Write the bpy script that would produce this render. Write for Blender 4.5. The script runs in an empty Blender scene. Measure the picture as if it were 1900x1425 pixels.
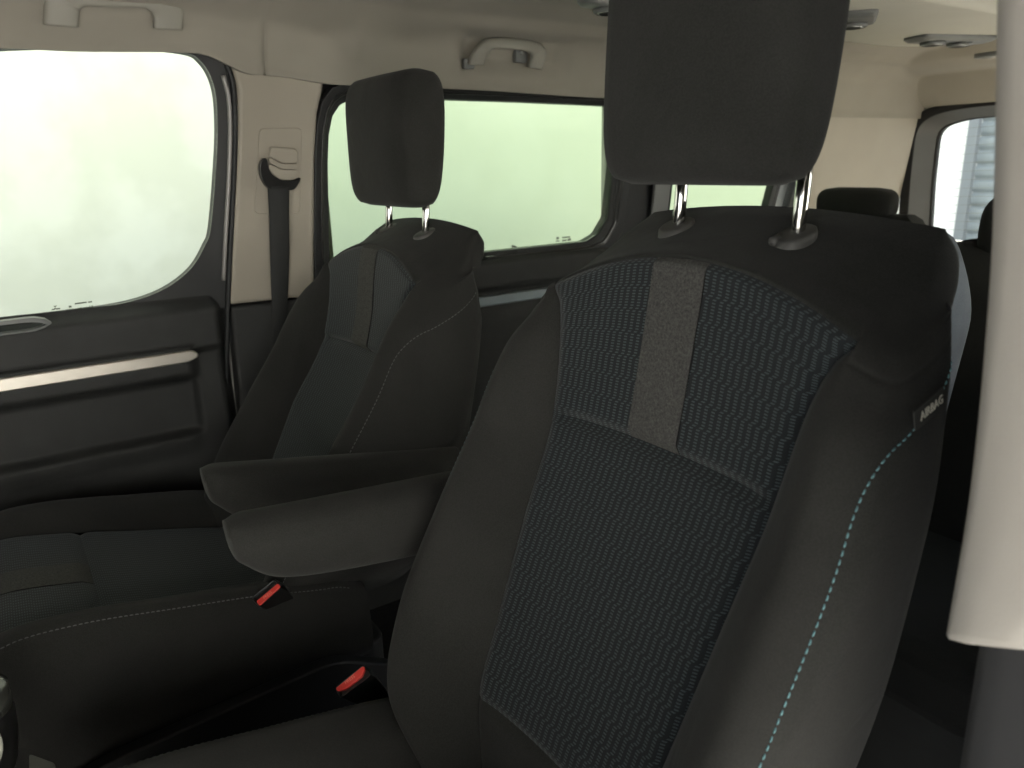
import bpy, bmesh, math, random
import numpy as np
from mathutils import Vector, Matrix
random.seed(5); rng = np.random.default_rng(5)
C = bpy.context.scene.collection
sc = bpy.context.scene

# ------------------------------------------------------------------ camera (phone held at the open near front door)
FPX = 1400.0
CAM = np.array([0.0, 0.0, 1.15])
th, ph, ro = np.radians([56.0, 16.4, 1.43])
fwd = np.array([-np.cos(ph)*np.sin(th), np.cos(ph)*np.cos(th), -np.sin(ph)])
rt0 = np.array([np.cos(th), np.sin(th), 0.0]); up0 = np.cross(rt0, fwd)
rgt = rt0*np.cos(ro) - up0*np.sin(ro); upv = up0*np.cos(ro) + rt0*np.sin(ro)
def ray(px, py): return fwd + rgt*(px-950)/FPX + upv*(712.5-py)/FPX
def on(px, py, ax, v):                      # a photo measurement turned into a point on the real plane it lies on
    D = ray(px, py); return CAM + D*((v-CAM[ax])/D[ax])
SL = 0.12                                   # inward lean of the body side
def wx(z, off=0.0): return -1.69 + off + SL*(z-0.9)
def onw(px, py, off=0.0):                   # on the far body side
    D = ray(px, py); n = np.array([1.0, 0, -SL]); p0 = np.array([-1.69+off, 0, 0.9])
    return CAM + D*(((p0-CAM)@n)/(D@n))
cd = bpy.data.cameras.new('camera'); cam = bpy.data.objects.new('camera', cd); C.objects.link(cam)
M = Matrix(((rgt[0], upv[0], -fwd[0], CAM[0]), (rgt[1], upv[1], -fwd[1], CAM[1]), (rgt[2], upv[2], -fwd[2], CAM[2]), (0, 0, 0, 1)))
cam.matrix_world = M
cd.sensor_width = 36; cd.lens = FPX/1900*36; cd.clip_start = 0.01; cd.clip_end = 500
cd.dof.use_dof = True; cd.dof.focus_distance = 1.0; cd.dof.aperture_fstop = 7.5
sc.camera = cam

# ------------------------------------------------------------------ materials
def mat(name, col, rough=0.6, metal=0.0, spec=0.5, bump=0.0, bscale=400.0, var=0.0, vscale=8.0, sheen=0.0, coat=0.0):
    m = bpy.data.materials.new(name); m.use_nodes = True; nt = m.node_tree; b = nt.nodes['Principled BSDF']
    b.inputs['Base Color'].default_value = (*col, 1); b.inputs['Roughness'].default_value = rough
    b.inputs['Metallic'].default_value = metal; b.inputs['Specular IOR Level'].default_value = spec
    b.inputs['Sheen Weight'].default_value = sheen; b.inputs['Coat Weight'].default_value = coat
    tc = nt.nodes.new('ShaderNodeTexCoord')
    if bump:
        n = nt.nodes.new('ShaderNodeTexNoise'); n.inputs['Scale'].default_value = bscale; n.inputs['Detail'].default_value = 3
        nt.links.new(tc.outputs['Object'], n.inputs['Vector'])
        bp = nt.nodes.new('ShaderNodeBump'); bp.inputs['Strength'].default_value = bump; bp.inputs['Distance'].default_value = 0.001
        nt.links.new(n.outputs['Fac'], bp.inputs['Height']); nt.links.new(bp.outputs['Normal'], b.inputs['Normal'])
    if var:
        n = nt.nodes.new('ShaderNodeTexNoise'); n.inputs['Scale'].default_value = vscale; n.inputs['Detail'].default_value = 4
        nt.links.new(tc.outputs['Object'], n.inputs['Vector'])
        mr = nt.nodes.new('ShaderNodeMapRange'); mr.inputs['From Min'].default_value = .3; mr.inputs['From Max'].default_value = .7
        mr.inputs['To Min'].default_value = 1-var; mr.inputs['To Max'].default_value = 1+var
        nt.links.new(n.outputs['Fac'], mr.inputs['Value'])
        mx = nt.nodes.new('ShaderNodeVectorMath'); mx.operation = 'SCALE'; mx.inputs[0].default_value = col
        nt.links.new(mr.outputs['Result'], mx.inputs['Scale']); nt.links.new(mx.outputs['Vector'], b.inputs['Base Color'])
    return m
class N:                                    # tiny node-maths helper
    def __init__(s, nt): s.nt = nt
    def __call__(s, op, a, b=None, c=None):
        n = s.nt.nodes.new('ShaderNodeMath'); n.operation = op
        for i, v in enumerate((a, b, c)):
            if v is None: continue
            if isinstance(v, (int, float)): n.inputs[i].default_value = v
            else: s.nt.links.new(v, n.inputs[i])
        return n.outputs[0]
def smooth_step(nt, v, lo, hi, t0=0.0, t1=1.0):
    n = nt.nodes.new('ShaderNodeMapRange'); n.interpolation_type = 'SMOOTHSTEP'
    n.inputs['From Min'].default_value = lo; n.inputs['From Max'].default_value = hi
    n.inputs['To Min'].default_value = t0; n.inputs['To Max'].default_value = t1
    nt.links.new(v, n.inputs['Value']); return n.outputs[0]
def woven_mat():
    m = bpy.data.materials.new('woven_insert'); m.use_nodes = True; nt = m.node_tree; b = nt.nodes['Principled BSDF']; f = N(nt)
    uv = nt.nodes.new('ShaderNodeUVMap'); uv.uv_map = 'UVMap'
    sp = nt.nodes.new('ShaderNodeSeparateXYZ'); nt.links.new(uv.outputs['UV'], sp.inputs[0])
    u = f('DIVIDE', sp.outputs[0], 0.0088); v = f('DIVIDE', sp.outputs[1], 0.0031)
    wob = nt.nodes.new('ShaderNodeTexNoise'); wob.inputs['Scale'].default_value = 30; nt.links.new(uv.outputs['UV'], wob.inputs['Vector'])
    t = f('ADD', f('DIVIDE', v, 8.0), f('MULTIPLY', f('SUBTRACT', wob.outputs['Fac'], 0.5), 0.22))
    step = f('ADD', f('FLOOR', t), smooth_step(nt, f('FRACT', t), 0.74, 1.0))
    cu = f('ADD', f('ADD', u, f('MULTIPLY', step, -0.62)), 200.0)
    a = f('FRACT', cu); r = f('FRACT', v)
    ma = f('MULTIPLY', smooth_step(nt, a, 0.02, 0.10), smooth_step(nt, a, 0.48, 0.58, 1, 0))
    mb = f('MULTIPLY', smooth_step(nt, r, 0.05, 0.2), smooth_step(nt, r, 0.45, 0.62, 1, 0))
    k = f('MULTIPLY', ma, mb)
    nz = nt.nodes.new('ShaderNodeTexNoise'); nz.inputs['Scale'].default_value = 900; nt.links.new(uv.outputs['UV'], nz.inputs['Vector'])
    k2 = f('MULTIPLY', k, smooth_step(nt, nz.outputs['Fac'], 0.25, 0.6, 0.55, 1.0))
    mx = nt.nodes.new('ShaderNodeMix'); mx.data_type = 'RGBA'
    mx.inputs[6].default_value = (0.0095, 0.0110, 0.0130, 1); mx.inputs[7].default_value = (0.050, 0.067, 0.070, 1)
    nt.links.new(k2, mx.inputs[0]); nt.links.new(mx.outputs[2], b.inputs['Base Color'])
    b.inputs['Roughness'].default_value = 0.9; b.inputs['Specular IOR Level'].default_value = 0.25; b.inputs['Sheen Weight'].default_value = 0.12
    bp = nt.nodes.new('ShaderNodeBump'); bp.inputs['Strength'].default_value = 0.5; bp.inputs['Distance'].default_value = 0.0006
    nt.links.new(k, bp.inputs['Height']); nt.links.new(bp.outputs['Normal'], b.inputs['Normal'])
    return m
def heather_mat():
    m = bpy.data.materials.new('heather_stripe'); m.use_nodes = True; nt = m.node_tree; b = nt.nodes['Principled BSDF']
    tc = nt.nodes.new('ShaderNodeTexCoord'); n = nt.nodes.new('ShaderNodeTexNoise')
    n.inputs['Scale'].default_value = 420; n.inputs['Detail'].default_value = 5; n.inputs['Roughness'].default_value = .75
    nt.links.new(tc.outputs['Object'], n.inputs['Vector'])
    cr = nt.nodes.new('ShaderNodeValToRGB'); cr.color_ramp.elements[0].position = .34; cr.color_ramp.elements[1].position = .68
    cr.color_ramp.elements[0].color = (.029, .029, .028, 1); cr.color_ramp.elements[1].color = (.088, .086, .081, 1)
    nt.links.new(n.outputs['Fac'], cr.inputs[0]); nt.links.new(cr.outputs[0], b.inputs['Base Color'])
    b.inputs['Roughness'].default_value = .95; b.inputs['Specular IOR Level'].default_value = .2
    bp = nt.nodes.new('ShaderNodeBump'); bp.inputs['Strength'].default_value = .4; bp.inputs['Distance'].default_value = .001
    nt.links.new(n.outputs['Fac'], bp.inputs['Height']); nt.links.new(bp.outputs['Normal'], b.inputs['Normal'])
    return m
def knit_mat(name, col, sheen=.06):
    m = bpy.data.materials.new(name); m.use_nodes = True; nt = m.node_tree; b = nt.nodes['Principled BSDF']
    tc = nt.nodes.new('ShaderNodeTexCoord')
    n = nt.nodes.new('ShaderNodeTexNoise'); n.inputs['Scale'].default_value = 700; n.inputs['Detail'].default_value = 2
    n2 = nt.nodes.new('ShaderNodeTexNoise'); n2.inputs['Scale'].default_value = 9; n2.inputs['Detail'].default_value = 5
    for q in (n, n2): nt.links.new(tc.outputs['Object'], q.inputs['Vector'])
    f = N(nt); k = f('ADD', smooth_step(nt, n.outputs['Fac'], .3, .7, .8, 1.2), smooth_step(nt, n2.outputs['Fac'], .3, .7, -.12, .12))
    mx = nt.nodes.new('ShaderNodeVectorMath'); mx.operation = 'SCALE'; mx.inputs[0].default_value = col
    nt.links.new(k, mx.inputs['Scale']); nt.links.new(mx.outputs['Vector'], b.inputs['Base Color'])
    b.inputs['Roughness'].default_value = .95; b.inputs['Specular IOR Level'].default_value = .2; b.inputs['Sheen Weight'].default_value = sheen
    bp = nt.nodes.new('ShaderNodeBump'); bp.inputs['Strength'].default_value = .25; bp.inputs['Distance'].default_value = .0008
    nt.links.new(n.outputs['Fac'], bp.inputs['Height'])
    n3 = nt.nodes.new('ShaderNodeTexNoise'); n3.inputs['Scale'].default_value = 16; n3.inputs['Detail'].default_value = 3; n3.inputs['Distortion'].default_value = .6; nt.links.new(tc.outputs['Object'], n3.inputs['Vector'])
    b2 = nt.nodes.new('ShaderNodeBump'); b2.inputs['Strength'].default_value = .30; b2.inputs['Distance'].default_value = .006
    nt.links.new(n3.outputs['Fac'], b2.inputs['Height']); nt.links.new(bp.outputs['Normal'], b2.inputs['Normal']); nt.links.new(b2.outputs['Normal'], b.inputs['Normal'])
    return m
def glass_mat(name, tint, dirt=0.0):
    m = bpy.data.materials.new(name); m.use_nodes = True; nt = m.node_tree
    for n in list(nt.nodes): nt.nodes.remove(n)
    o = nt.nodes.new('ShaderNodeOutputMaterial'); t = nt.nodes.new('ShaderNodeBsdfTransparent'); g = nt.nodes.new('ShaderNodeBsdfGlossy')
    g.inputs['Roughness'].default_value = .02; t.inputs['Color'].default_value = (*tint, 1)
    fr = nt.nodes.new('ShaderNodeFresnel'); fr.inputs['IOR'].default_value = 1.10
    mx = nt.nodes.new('ShaderNodeMixShader'); nt.links.new(fr.outputs[0], mx.inputs[0]); nt.links.new(t.outputs[0], mx.inputs[1]); nt.links.new(g.outputs[0], mx.inputs[2])
    if dirt:                                 # dried smears on the pane
        tc = nt.nodes.new('ShaderNodeTexCoord'); n = nt.nodes.new('ShaderNodeTexNoise'); n.inputs['Scale'].default_value = 5; n.inputs['Detail'].default_value = 6
        nt.links.new(tc.outputs['Object'], n.inputs['Vector'])
        d = nt.nodes.new('ShaderNodeBsdfTransparent'); d.inputs['Color'].default_value = (tint[0]*.86, tint[1]*.86, tint[2]*.82, 1)
        m2 = nt.nodes.new('ShaderNodeMixShader'); nt.links.new(smooth_step(nt, n.outputs['Fac'], .4, .62, 0, dirt), m2.inputs[0])
        nt.links.new(t.outputs[0], m2.inputs[1]); nt.links.new(d.outputs[0], m2.inputs[2]); nt.links.new(m2.outputs[0], mx.inputs[1])
    nt.links.new(mx.outputs[0], o.inputs[0]); return m

FAB = knit_mat('black_knit', (.0195, .0195, .0180)); FABR = knit_mat('lit_seat_fabric', (.060, .070, .085), .2)  # FABR: paler cloth colour stands in for window light on a rear shoulder
WOV = woven_mat(); HEA = heather_mat()
THR = mat('teal_thread', (.12, .25, .275), .85); THG = mat('grey_thread', (.09, .095, .095), .8)
PLD = mat('black_grained_plastic', (.021, .022, .0215), .70, bump=.5, bscale=700, var=.14, vscale=22)
PLG = mat('black_smooth_plastic', (.012, .012, .012), .28)
RUB = mat('black_rubber', (.012, .013, .014), .6)
BEI = mat('beige_plastic', (.32, .29, .24), .55, bump=.15, bscale=1500, var=.03)
BEC = mat('beige_twill_cloth', (.335, .312, .282), .9, bump=.3, bscale=1100, var=.04)
HLN = mat('headliner_cloth', (.275, .256, .220), .95, spec=.2, bump=.35, bscale=900, var=.04, sheen=.1)
COL = mat('collar_plastic', (.050, .049, .046), .6)
GRY = mat('grey_duct_plastic', (.55, .53, .47), .6, bump=.3, bscale=700, var=.03)
GRD = mat('mid_grey_plastic', (.16, .165, .165), .45, bump=.1, bscale=900)
HAN = mat('handle_grey_plastic', (.24, .23, .20), .5, bump=.1, bscale=900)
SIL = mat('satin_silver', (.58, .545, .49), .38, metal=.75, bump=.05, bscale=800)
SIB = mat('satin_grey', (.22, .26, .28), .4, metal=.5, bump=.05, bscale=800)
CHR = mat('chrome', (.70, .69, .66), .12, metal=1.0)
RED = mat('red_plastic', (.62, .045, .035), .35)
CAR = mat('floor_carpet', (.012, .012, .013), 1.0, bump=.8, bscale=500, var=.2, vscale=60)
TAG = mat('black_tag', (.020, .020, .019), .8); LET = mat('white_lettering', (.40, .39, .34), .8); LED = mat('etched_marking', (.10, .11, .08), .9)
LAMP = mat('clear_lens', (.6, .6, .58), .1, metal=.6)
GLF = glass_mat('front_door_glass', (.965, .985, .93), .35); GLS = glass_mat('green_tinted_glass', (.81, .88, .755), .1); GLR = glass_mat('rear_glass', (.97, .975, .955), .05)
WHT = mat('white_render', (.74, .74, .70), .9, bump=.5, bscale=60, var=.08, vscale=1.2)
SHU = mat('grey_shutter', (.20, .23, .24), .5, var=.05); CON = mat('concrete_ground', (.42, .41, .39), .95, bump=.6, bscale=40, var=.15, vscale=2)
BOD = mat('grey_body_paint', (.24, .23, .22), .3, coat=.6)
CAP = mat('pale_button', (.16, .165, .14), .35)

# ------------------------------------------------------------------ object helpers
ROOT = {}
def setp(o, label=None, cat=None, group=None, kind=None):
    if label: o['label'] = label
    if cat: o['category'] = cat
    if group: o['group'] = group
    if kind: o['kind'] = kind
    return o
def thing(name, label, cat, loc, group=None):
    o = bpy.data.objects.new(name, None); C.objects.link(o); o.location = loc; o.empty_display_size = .05
    ROOT[o] = np.array(loc, float); return setp(o, label, cat, group, 'thing')
def obj(name, V, F, m, parent=None, smooth=True, bevel=0.0, uv=None, sub=0, seg=2, autos=None):
    V = np.array(V, float); org = ROOT[parent] if parent is not None else V.min(0)*[.5, .5, 1] + V.max(0)*[.5, .5, 0]
    me = bpy.data.meshes.new(name); me.from_pydata((V-org).tolist(), [], [list(map(int, f)) for f in F]); me.validate()
    bm = bmesh.new(); bm.from_mesh(me)
    if uv is None: bmesh.ops.remove_doubles(bm, verts=bm.verts, dist=1e-6)
    bmesh.ops.recalc_face_normals(bm, faces=bm.faces)
    if uv is not None:
        L = bm.loops.layers.uv.new('UVMap'); bm.verts.ensure_lookup_table()
        for f in bm.faces:
            for l in f.loops: l[L].uv = uv[l.vert.index]
    bm.to_mesh(me); bm.free()
    me.materials.append(m)
    for p in me.polygons: p.use_smooth = smooth
    o = bpy.data.objects.new(name, me); C.objects.link(o)
    if parent is not None: o.parent = parent; ROOT[o] = org
    else: o.location = org; ROOT[o] = org
    if bevel:
        b = o.modifiers.new('bevel', 'BEVEL'); b.width = bevel; b.segments = seg; b.limit_method = 'ANGLE'; b.angle_limit = math.radians(35); b.harden_normals = False
    if sub:
        s = o.modifiers.new('sub', 'SUBSURF'); s.levels = s.render_levels = sub
    if autos or (bevel and smooth):
        try:
            me.set_sharp_from_angle(angle=math.radians(autos or 40))
        except Exception: pass
    return o
class MB:                                    # collects shapes that belong to ONE part
    def __init__(s): s.V = []; s.F = []
    def add(s, V, F):
        k = len(s.V); s.V += [tuple(v) for v in V]; s.F += [[i+k for i in f] for f in F]; return s
    def box(s, a, b):
        (x0, y0, z0), (x1, y1, z1) = a, b
        return s.add([(x0,y0,z0),(x1,y0,z0),(x1,y1,z0),(x0,y1,z0),(x0,y0,z1),(x1,y0,z1),(x1,y1,z1),(x0,y1,z1)],
                     [(0,3,2,1),(4,5,6,7),(0,1,5,4),(1,2,6,5),(2,3,7,6),(3,0,4,7)])
    def prism(s, pts, dv):
        pts = np.array(pts, float); n = len(pts); dv = np.array(dv, float)
        return s.add(list(pts)+list(pts+dv), [list(range(n)), list(range(2*n-1, n-1, -1))]+[(i, (i+1) % n, n+(i+1) % n, n+i) for i in range(n)])
    def ring(s, o_, i_, dv):
        o_, i_ = np.array(o_, float), np.array(i_, float); n = len(o_); dv = np.array(dv, float); F = []
        for i in range(n):
            j = (i+1) % n
            F += [(i, j, n+j, n+i), (2*n+i, 3*n+i, 3*n+j, 2*n+j), (i, 2*n+i, 2*n+j, j), (n+i, n+j, 3*n+j, 3*n+i)]
        return s.add(list(o_)+list(i_)+list(o_+dv)+list(i_+dv), F)
    def tube(s, P, r, n=10, cap=True):
        P = np.array(P, float); m = len(P); r = np.broadcast_to(np.array(r, float), (m,)); T = np.gradient(P, axis=0)
        ref = np.array([0.3, 0.2, 0.93]); V = []
        for p, t, q in zip(P, T, r):
            t = t/np.linalg.norm(t); a = np.cross(t, ref); a /= np.linalg.norm(a); b = np.cross(t, a)
            for k in range(n):
                w = 2*math.pi*k/n; V.append(p+q*(a*math.cos(w)+b*math.sin(w)))
        F = [(i*n+k, i*n+(k+1) % n, (i+1)*n+(k+1) % n, (i+1)*n+k) for i in range(m-1) for k in range(n)]
        if cap: F += [list(range(n-1, -1, -1)), list(range((m-1)*n, m*n))]
        return s.add(V, F)
    def loft(s, rings, cap=True):
        n = len(rings[0]); V = [p for r in rings for p in r]; m = len(rings)
        F = [(i*n+k, i*n+(k+1) % n, (i+1)*n+(k+1) % n, (i+1)*n+k) for i in range(m-1) for k in range(n)]
        if cap: F += [list(range(n-1, -1, -1)), list(range((m-1)*n, m*n))]
        return s.add(V, F)
    def obj(s, name, m, parent=None, **k): return obj(name, s.V, s.F, m, parent, **k)
def pchip(x, xs, ys):
    xs = np.array(xs, float); ys = np.array(ys, float); h = np.diff(xs); dl = np.diff(ys)/h; d = np.zeros(len(xs))
    for i in range(1, len(xs)-1):
        if dl[i-1]*dl[i] > 0:
            w1, w2 = 2*h[i]+h[i-1], h[i]+2*h[i-1]; d[i] = (w1+w2)/(w1/dl[i-1]+w2/dl[i])
    d[0], d[-1] = dl[0], dl[-1]
    x = np.clip(np.array(x, float), xs[0], xs[-1]); i = np.clip(np.searchsorted(xs, x)-1, 0, len(h)-1); t = (x-xs[i])/h[i]
    return (1+2*t)*(1-t)**2*ys[i]+t*(1-t)**2*h[i]*d[i]+t*t*(3-2*t)*ys[i+1]+t*t*(t-1)*h[i]*d[i+1]
def rounded(pts, r, n=6):                    # rounds the corners of a polygon; r one radius or one per corner
    pts = [np.array(p, float) for p in pts]; out = []; m = len(pts); rs = [r]*m if np.isscalar(r) else r
    for i in range(m):
        a, p, b = pts[i-1], pts[i], pts[(i+1) % m]; q = min(rs[i], .48*np.linalg.norm(a-p), .48*np.linalg.norm(b-p))
        A = p+(a-p)/np.linalg.norm(a-p)*q; B = p+(b-p)/np.linalg.norm(b-p)*q
        for k in range(n+1):
            t = k/n; out.append((1-t)**2*A+2*t*(1-t)*p+t*t*B)
    return out
def resample(P, n):
    P = np.array(P, float); Q = np.vstack([P, P[:1]]); L = np.r_[0, np.cumsum(np.linalg.norm(np.diff(Q, axis=0), axis=1))]
    t = np.linspace(0, L[-1], n, endpoint=False); return np.stack([np.interp(t, L, Q[:, k]) for k in range(3)], 1)
def grid_faces(nu, nv): return [(i*nv+j, (i+1)*nv+j, (i+1)*nv+j+1, i*nv+j+1) for i in range(nu-1) for j in range(nv-1)]
def catmull(P, t):                           # P control points, t in index units
    P = np.array(P, float); n = len(P); t = np.clip(np.array(t, float), 0, n-1); i = np.minimum(t.astype(int), n-2); u = (t-i)[:, None]
    p1, p2 = P[i], P[i+1]; p0 = np.where((i > 0)[:, None], P[np.maximum(i-1, 0)], 2*p1-p2); p3 = np.where((i+2 < n)[:, None], P[np.minimum(i+2, n-1)], 2*p2-p1)
    return .5*(2*p1+(p2-p0)*u+(2*p0-5*p1+4*p2-p3)*u**2+(3*p1-p0-3*p2+p3)*u**3)
def text_mesh(body, size, extrude=.0002):
    cu = bpy.data.curves.new('txt', 'FONT'); cu.body = body; cu.size = size; cu.extrude = extrude; cu.align_x = 'CENTER'; cu.align_y = 'CENTER'; cu.resolution_u = 2
    o = bpy.data.objects.new('txt', cu); C.objects.link(o); dg = bpy.context.evaluated_depsgraph_get(); me = o.evaluated_get(dg).to_mesh()
    V = np.array([v.co[:] for v in me.vertices]); F = [list(p.vertices) for p in me.polygons]
    o.evaluated_get(dg).to_mesh_clear(); bpy.data.objects.remove(o); bpy.data.curves.remove(cu); return V, F

# ------------------------------------------------------------------ front seats
#  level:    0     1     2     3     4     5     6     7     8     9     10    11
LV = dict(
    f =[.372, .384, .418, .463, .512, .530, .540, .546, .575, .615, .652, .680],
    zf=[.470, .555, .640, .750, .869, .960, 1.020, 1.055, 1.066, 1.079, 1.092, 1.098],
    b =[.500, .530, .550, .575, .598, .616, .632, .650, .672, .690, .698, .685],
    zb=[.470, .550, .640, .750, .870, .950, 1.005, 1.035, 1.052, 1.072, 1.086, 1.097],
    w =[.160, .226, .248, .255, .253, .245, .235, .223, .212, .202, .191, .175],
    c =[.128, .186, .206, .212, .212, .208, .204, .199, .192, .182, .170, .155],
    p =[-.050,-.076,-.080,-.066,-.052,-.036,-.018,-.006, 0, 0, 0, 0],
    e =[.105, .126, .135, .145, .154, .165, .178, .194, .182, .168, .148, .13],
    ar=[0, 0, 0, 0, .004, .018, .040, .050, .048, .040, .028, .017])
def level(i, wide=0.0):
    L = {k: float(pchip(i, range(12), v)) for k, v in LV.items()}
    L['w'] += wide*math.exp(-((i-7.5)/2.0)**2); L['c'] += wide*.8*math.exp(-((i-7.5)/2.0)**2); return L
def seam(d, g=.006, s=.006): return g*np.exp(-(d/s)**2)
def back_row(L, i, s_front, tb):
    """returns the insert points (signed s) and the bolster/side/back points of the right half at control indices tb"""
    T = L['b']-L['f']; p = L['p']
    zz = lambda s, y: L['zf']+(L['zb']-L['zf'])*np.clip((y-L['f'])/max(T, 1e-4), 0, 1)-L['ar']*(np.abs(s)/.2)**2*(1-(1-np.clip((i-7)/3.2, 0, 1))*np.clip((y-L['f'])/max(T, 1e-4), 0, 1))
    dish = .010 if i < 7.01 else .010*max(0, 1-(i-7))
    yf = L['f']+dish*(-(np.abs(s_front)/L['e'])**2)+seam(L['e']-np.abs(s_front))*np.clip((7.4-i)*2, 0, 1)
    ins = np.stack([s_front, yf, zz(s_front, yf)], 1)
    e, c, w = L['e'], L['c'], L['w']; ye = L['f']-dish+seam(0)*float(np.clip((7.4-i)*2, 0, 1))
    ctrl = [(e, ye), (e+.38*(c-e), L['f']-dish+.50*p), (c, L['f']+p-.012*min(1, -p/.05)), (w-.010, L['f']+p+.05*T), (w, L['f']+p*.75+.24*T),
            (w+.001, L['f']+p*.2+.60*T), (w-.012, L['b']-.16*T), (w-.06, L['b']), (0, L['b']+.004)]
    q = catmull(ctrl, tb); z = zz(q[:, 0], q[:, 1])
    return ins, np.column_stack([q, z])
def stitch_index(i): return 3.0 if i < 4.2 else 3.0+2.9*float(np.clip((i-4.2)/1.7, 0, 1)**2.2)

def build_seat(root, ox, side, db, dc, arm, thread, shear=0.0, hdy=0.0, bext=0.0, hh=1.0, hw=1.0):
    bx = np.array([ox, db[0], db[1]])
    def W(P):
        P = np.array(P, float).reshape(-1, 3).copy(); P[:, 0] *= side 
        bz_ = np.interp(P[:, 2], [.47, .55, .64, .75, .87, .95, 1.01, 1.06], [.50, .53, .55, .575, .598, .618, .645, .68]); q_ = np.clip((bz_-P[:, 1])/.12, 0, 1)
        P[:, 1] += -shear*np.clip(1.06-P[:, 2], 0, 1)*q_+(1-q_)*(bext*np.clip((1.06-P[:, 2])/.12, 0, 1)-.5*abs(bext)*np.clip((P[:, 2]-.99)/.05, 0, 1)); return P+bx
    lv = np.unique(np.r_[np.linspace(0, 7, 141), np.linspace(7, 11, 49)])
    nI, nB, nS, nK = 33, 26, 16, 14
    sf = np.r_[np.linspace(-1, 1, 2*nI+1)]
    rows = []
    for i in lv:
        L = level(i, .004 if side < 0 else 0.); st = .034/L['e']
        half = np.r_[np.linspace(0, st, 9), np.linspace(st, 1, nI-8)[1:]]; sN = np.r_[-half[::-1][:-1], half]*L['e']
        ti = stitch_index(i)
        tb = np.r_[np.linspace(0, ti, nB), np.linspace(ti, 6, nS)[1:], np.linspace(6, 8, nK)[1:]]
        ins, bo = back_row(L, i, sN, tb)
        g4 = seam(L['zf']-.869, .009, .007)+seam(L['zf']-.555, .004, .005) if i < 7 else 0
        gt = .004*math.exp(-((i-7)/.14)**2)
        ins[:, 1] += (g4+gt)*(1-np.abs(sN/L['e'])**10)
        cr_ = (.0024 if side > 0 else .0)*math.exp(-((i-6.45)/.07)**2)*np.clip((bo[:, 0]-L['e'])/.02, 0, 1)*np.clip(1-(bo[:, 1]-L['f'])/.10, 0, 1)
        bo[:, 1] += cr_*.7; bo[:, 0] -= cr_*.7
        rows.append((i, ins, bo))
    lens = np.r_[0, np.cumsum([np.linalg.norm(rows[k+1][1][nI][1:]-rows[k][1][nI][1:]) for k in range(len(rows)-1)])]
    def patch(name, m, parent, k0, k1, sel, both=False, off=0.0, uvm=False):
        V = []; UV = []; F = []
        for sg in ((1, -1) if both else (1,)):
            base = len(V); n = None
            for k in range(k0, k1+1):
                P = sel(rows[k]).copy(); P[:, 0] *= sg; P[:, 1] -= off; n = len(P)
                V += list(P); UV += [(p[0], lens[k]) for p in P]
            F += [[q+base for q in f] for f in grid_faces(k1-k0+1, n)]
        return obj(name, W(V), F, m, parent, uv=UV)
    K = {v: int(np.argmin(abs(lv-v))) for v in range(12)}; ks = int(np.argmin(abs(lv-5.9)))
    # backrest shell: bolsters, top and back in plain black knit, one continuous mesh per side joined by shared verts
    V = []; F = []
    def addg(get, k0, k1):
        for sg in (1, -1):
            base = len(V); n = 0
            for k in range(k0, k1+1):
                P = get(rows[k]).copy(); P[:, 0] *= sg; n = len(P); V.extend(P)
            F.extend([[q+base for q in f] for f in grid_faces(k1-k0+1, n)])
    addg(lambda r: r[2][:nB], 0, K[11]); addg(lambda r: r[2][nB+nS-2:], 0, K[11]); addg(lambda r: r[2][nB-1:nB+nS-1], ks, K[11])
    addg(lambda r: r[1][nI-1:], K[7], K[11]); addg(lambda r: r[1][nI-1:], 0, K[1])
    back = obj('backrest', W(V), F, FAB, root)
    # weld the shared borders
    bm = bmesh.new(); bm.from_mesh(back.data); bmesh.ops.remove_doubles(bm, verts=bm.verts, dist=2e-5)
    bmesh.ops.recalc_face_normals(bm, faces=bm.faces); bm.to_mesh(back.data); bm.free()
    for sg in (1, -1):
        Vs = []; n = 0
        for k in range(0, ks+1):
            P = rows[k][2][nB-1:nB+nS-1].copy(); P[:, 0] *= sg; n = len(P); Vs.extend(P)
        obj('side_panel', W(Vs), grid_faces(ks+1, n), FAB, back)
    cs = slice(nI-1-8, nI-1+9)
    patch('backrest_insert', WOV, back, K[1], K[4], lambda r: r[1], uvm=True)
    Vl = []; UVl = []; Fl = []
    for seg in (slice(0, nI-8), slice(nI-1+8, None)):
        base = len(Vl)
        for k in range(K[4], K[7]+1):
            P = rows[k][1][seg]; n = len(P); Vl.extend(P); UVl += [(p[0], lens[k]) for p in P]
        Fl += [[q+base for q in f] for f in grid_faces(K[7]-K[4]+1, n)]
    obj('backrest_insert', W(Vl), Fl, WOV, back, uv=UVl)
    patch('stripe', HEA, back, K[4], K[7], lambda r: r[1][cs], off=.0012)
    # stitched seam on both bolsters
    for sg in (1, -1):
        mb = MB(); P = [rows[k][2][nB-1]*[sg, 1, 1] for k in range(4, ks+1)]; P = W(P); cen = W([[0, .62, .8]])[0]
        dash_line(mb, P, lambda p: np.array([np.sign(p[0]-ox)*.75, -.6, 0.05]), .0068, .0046, .00075)
        mb.obj('stitching', thread, back)
    # ---------------- headrest
    hx, hy, hz = ox, .572+db[0]+hdy, 1.124+db[1]
    R = []; nh = 64
    hs = np.linspace(0, 1, 40)
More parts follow.
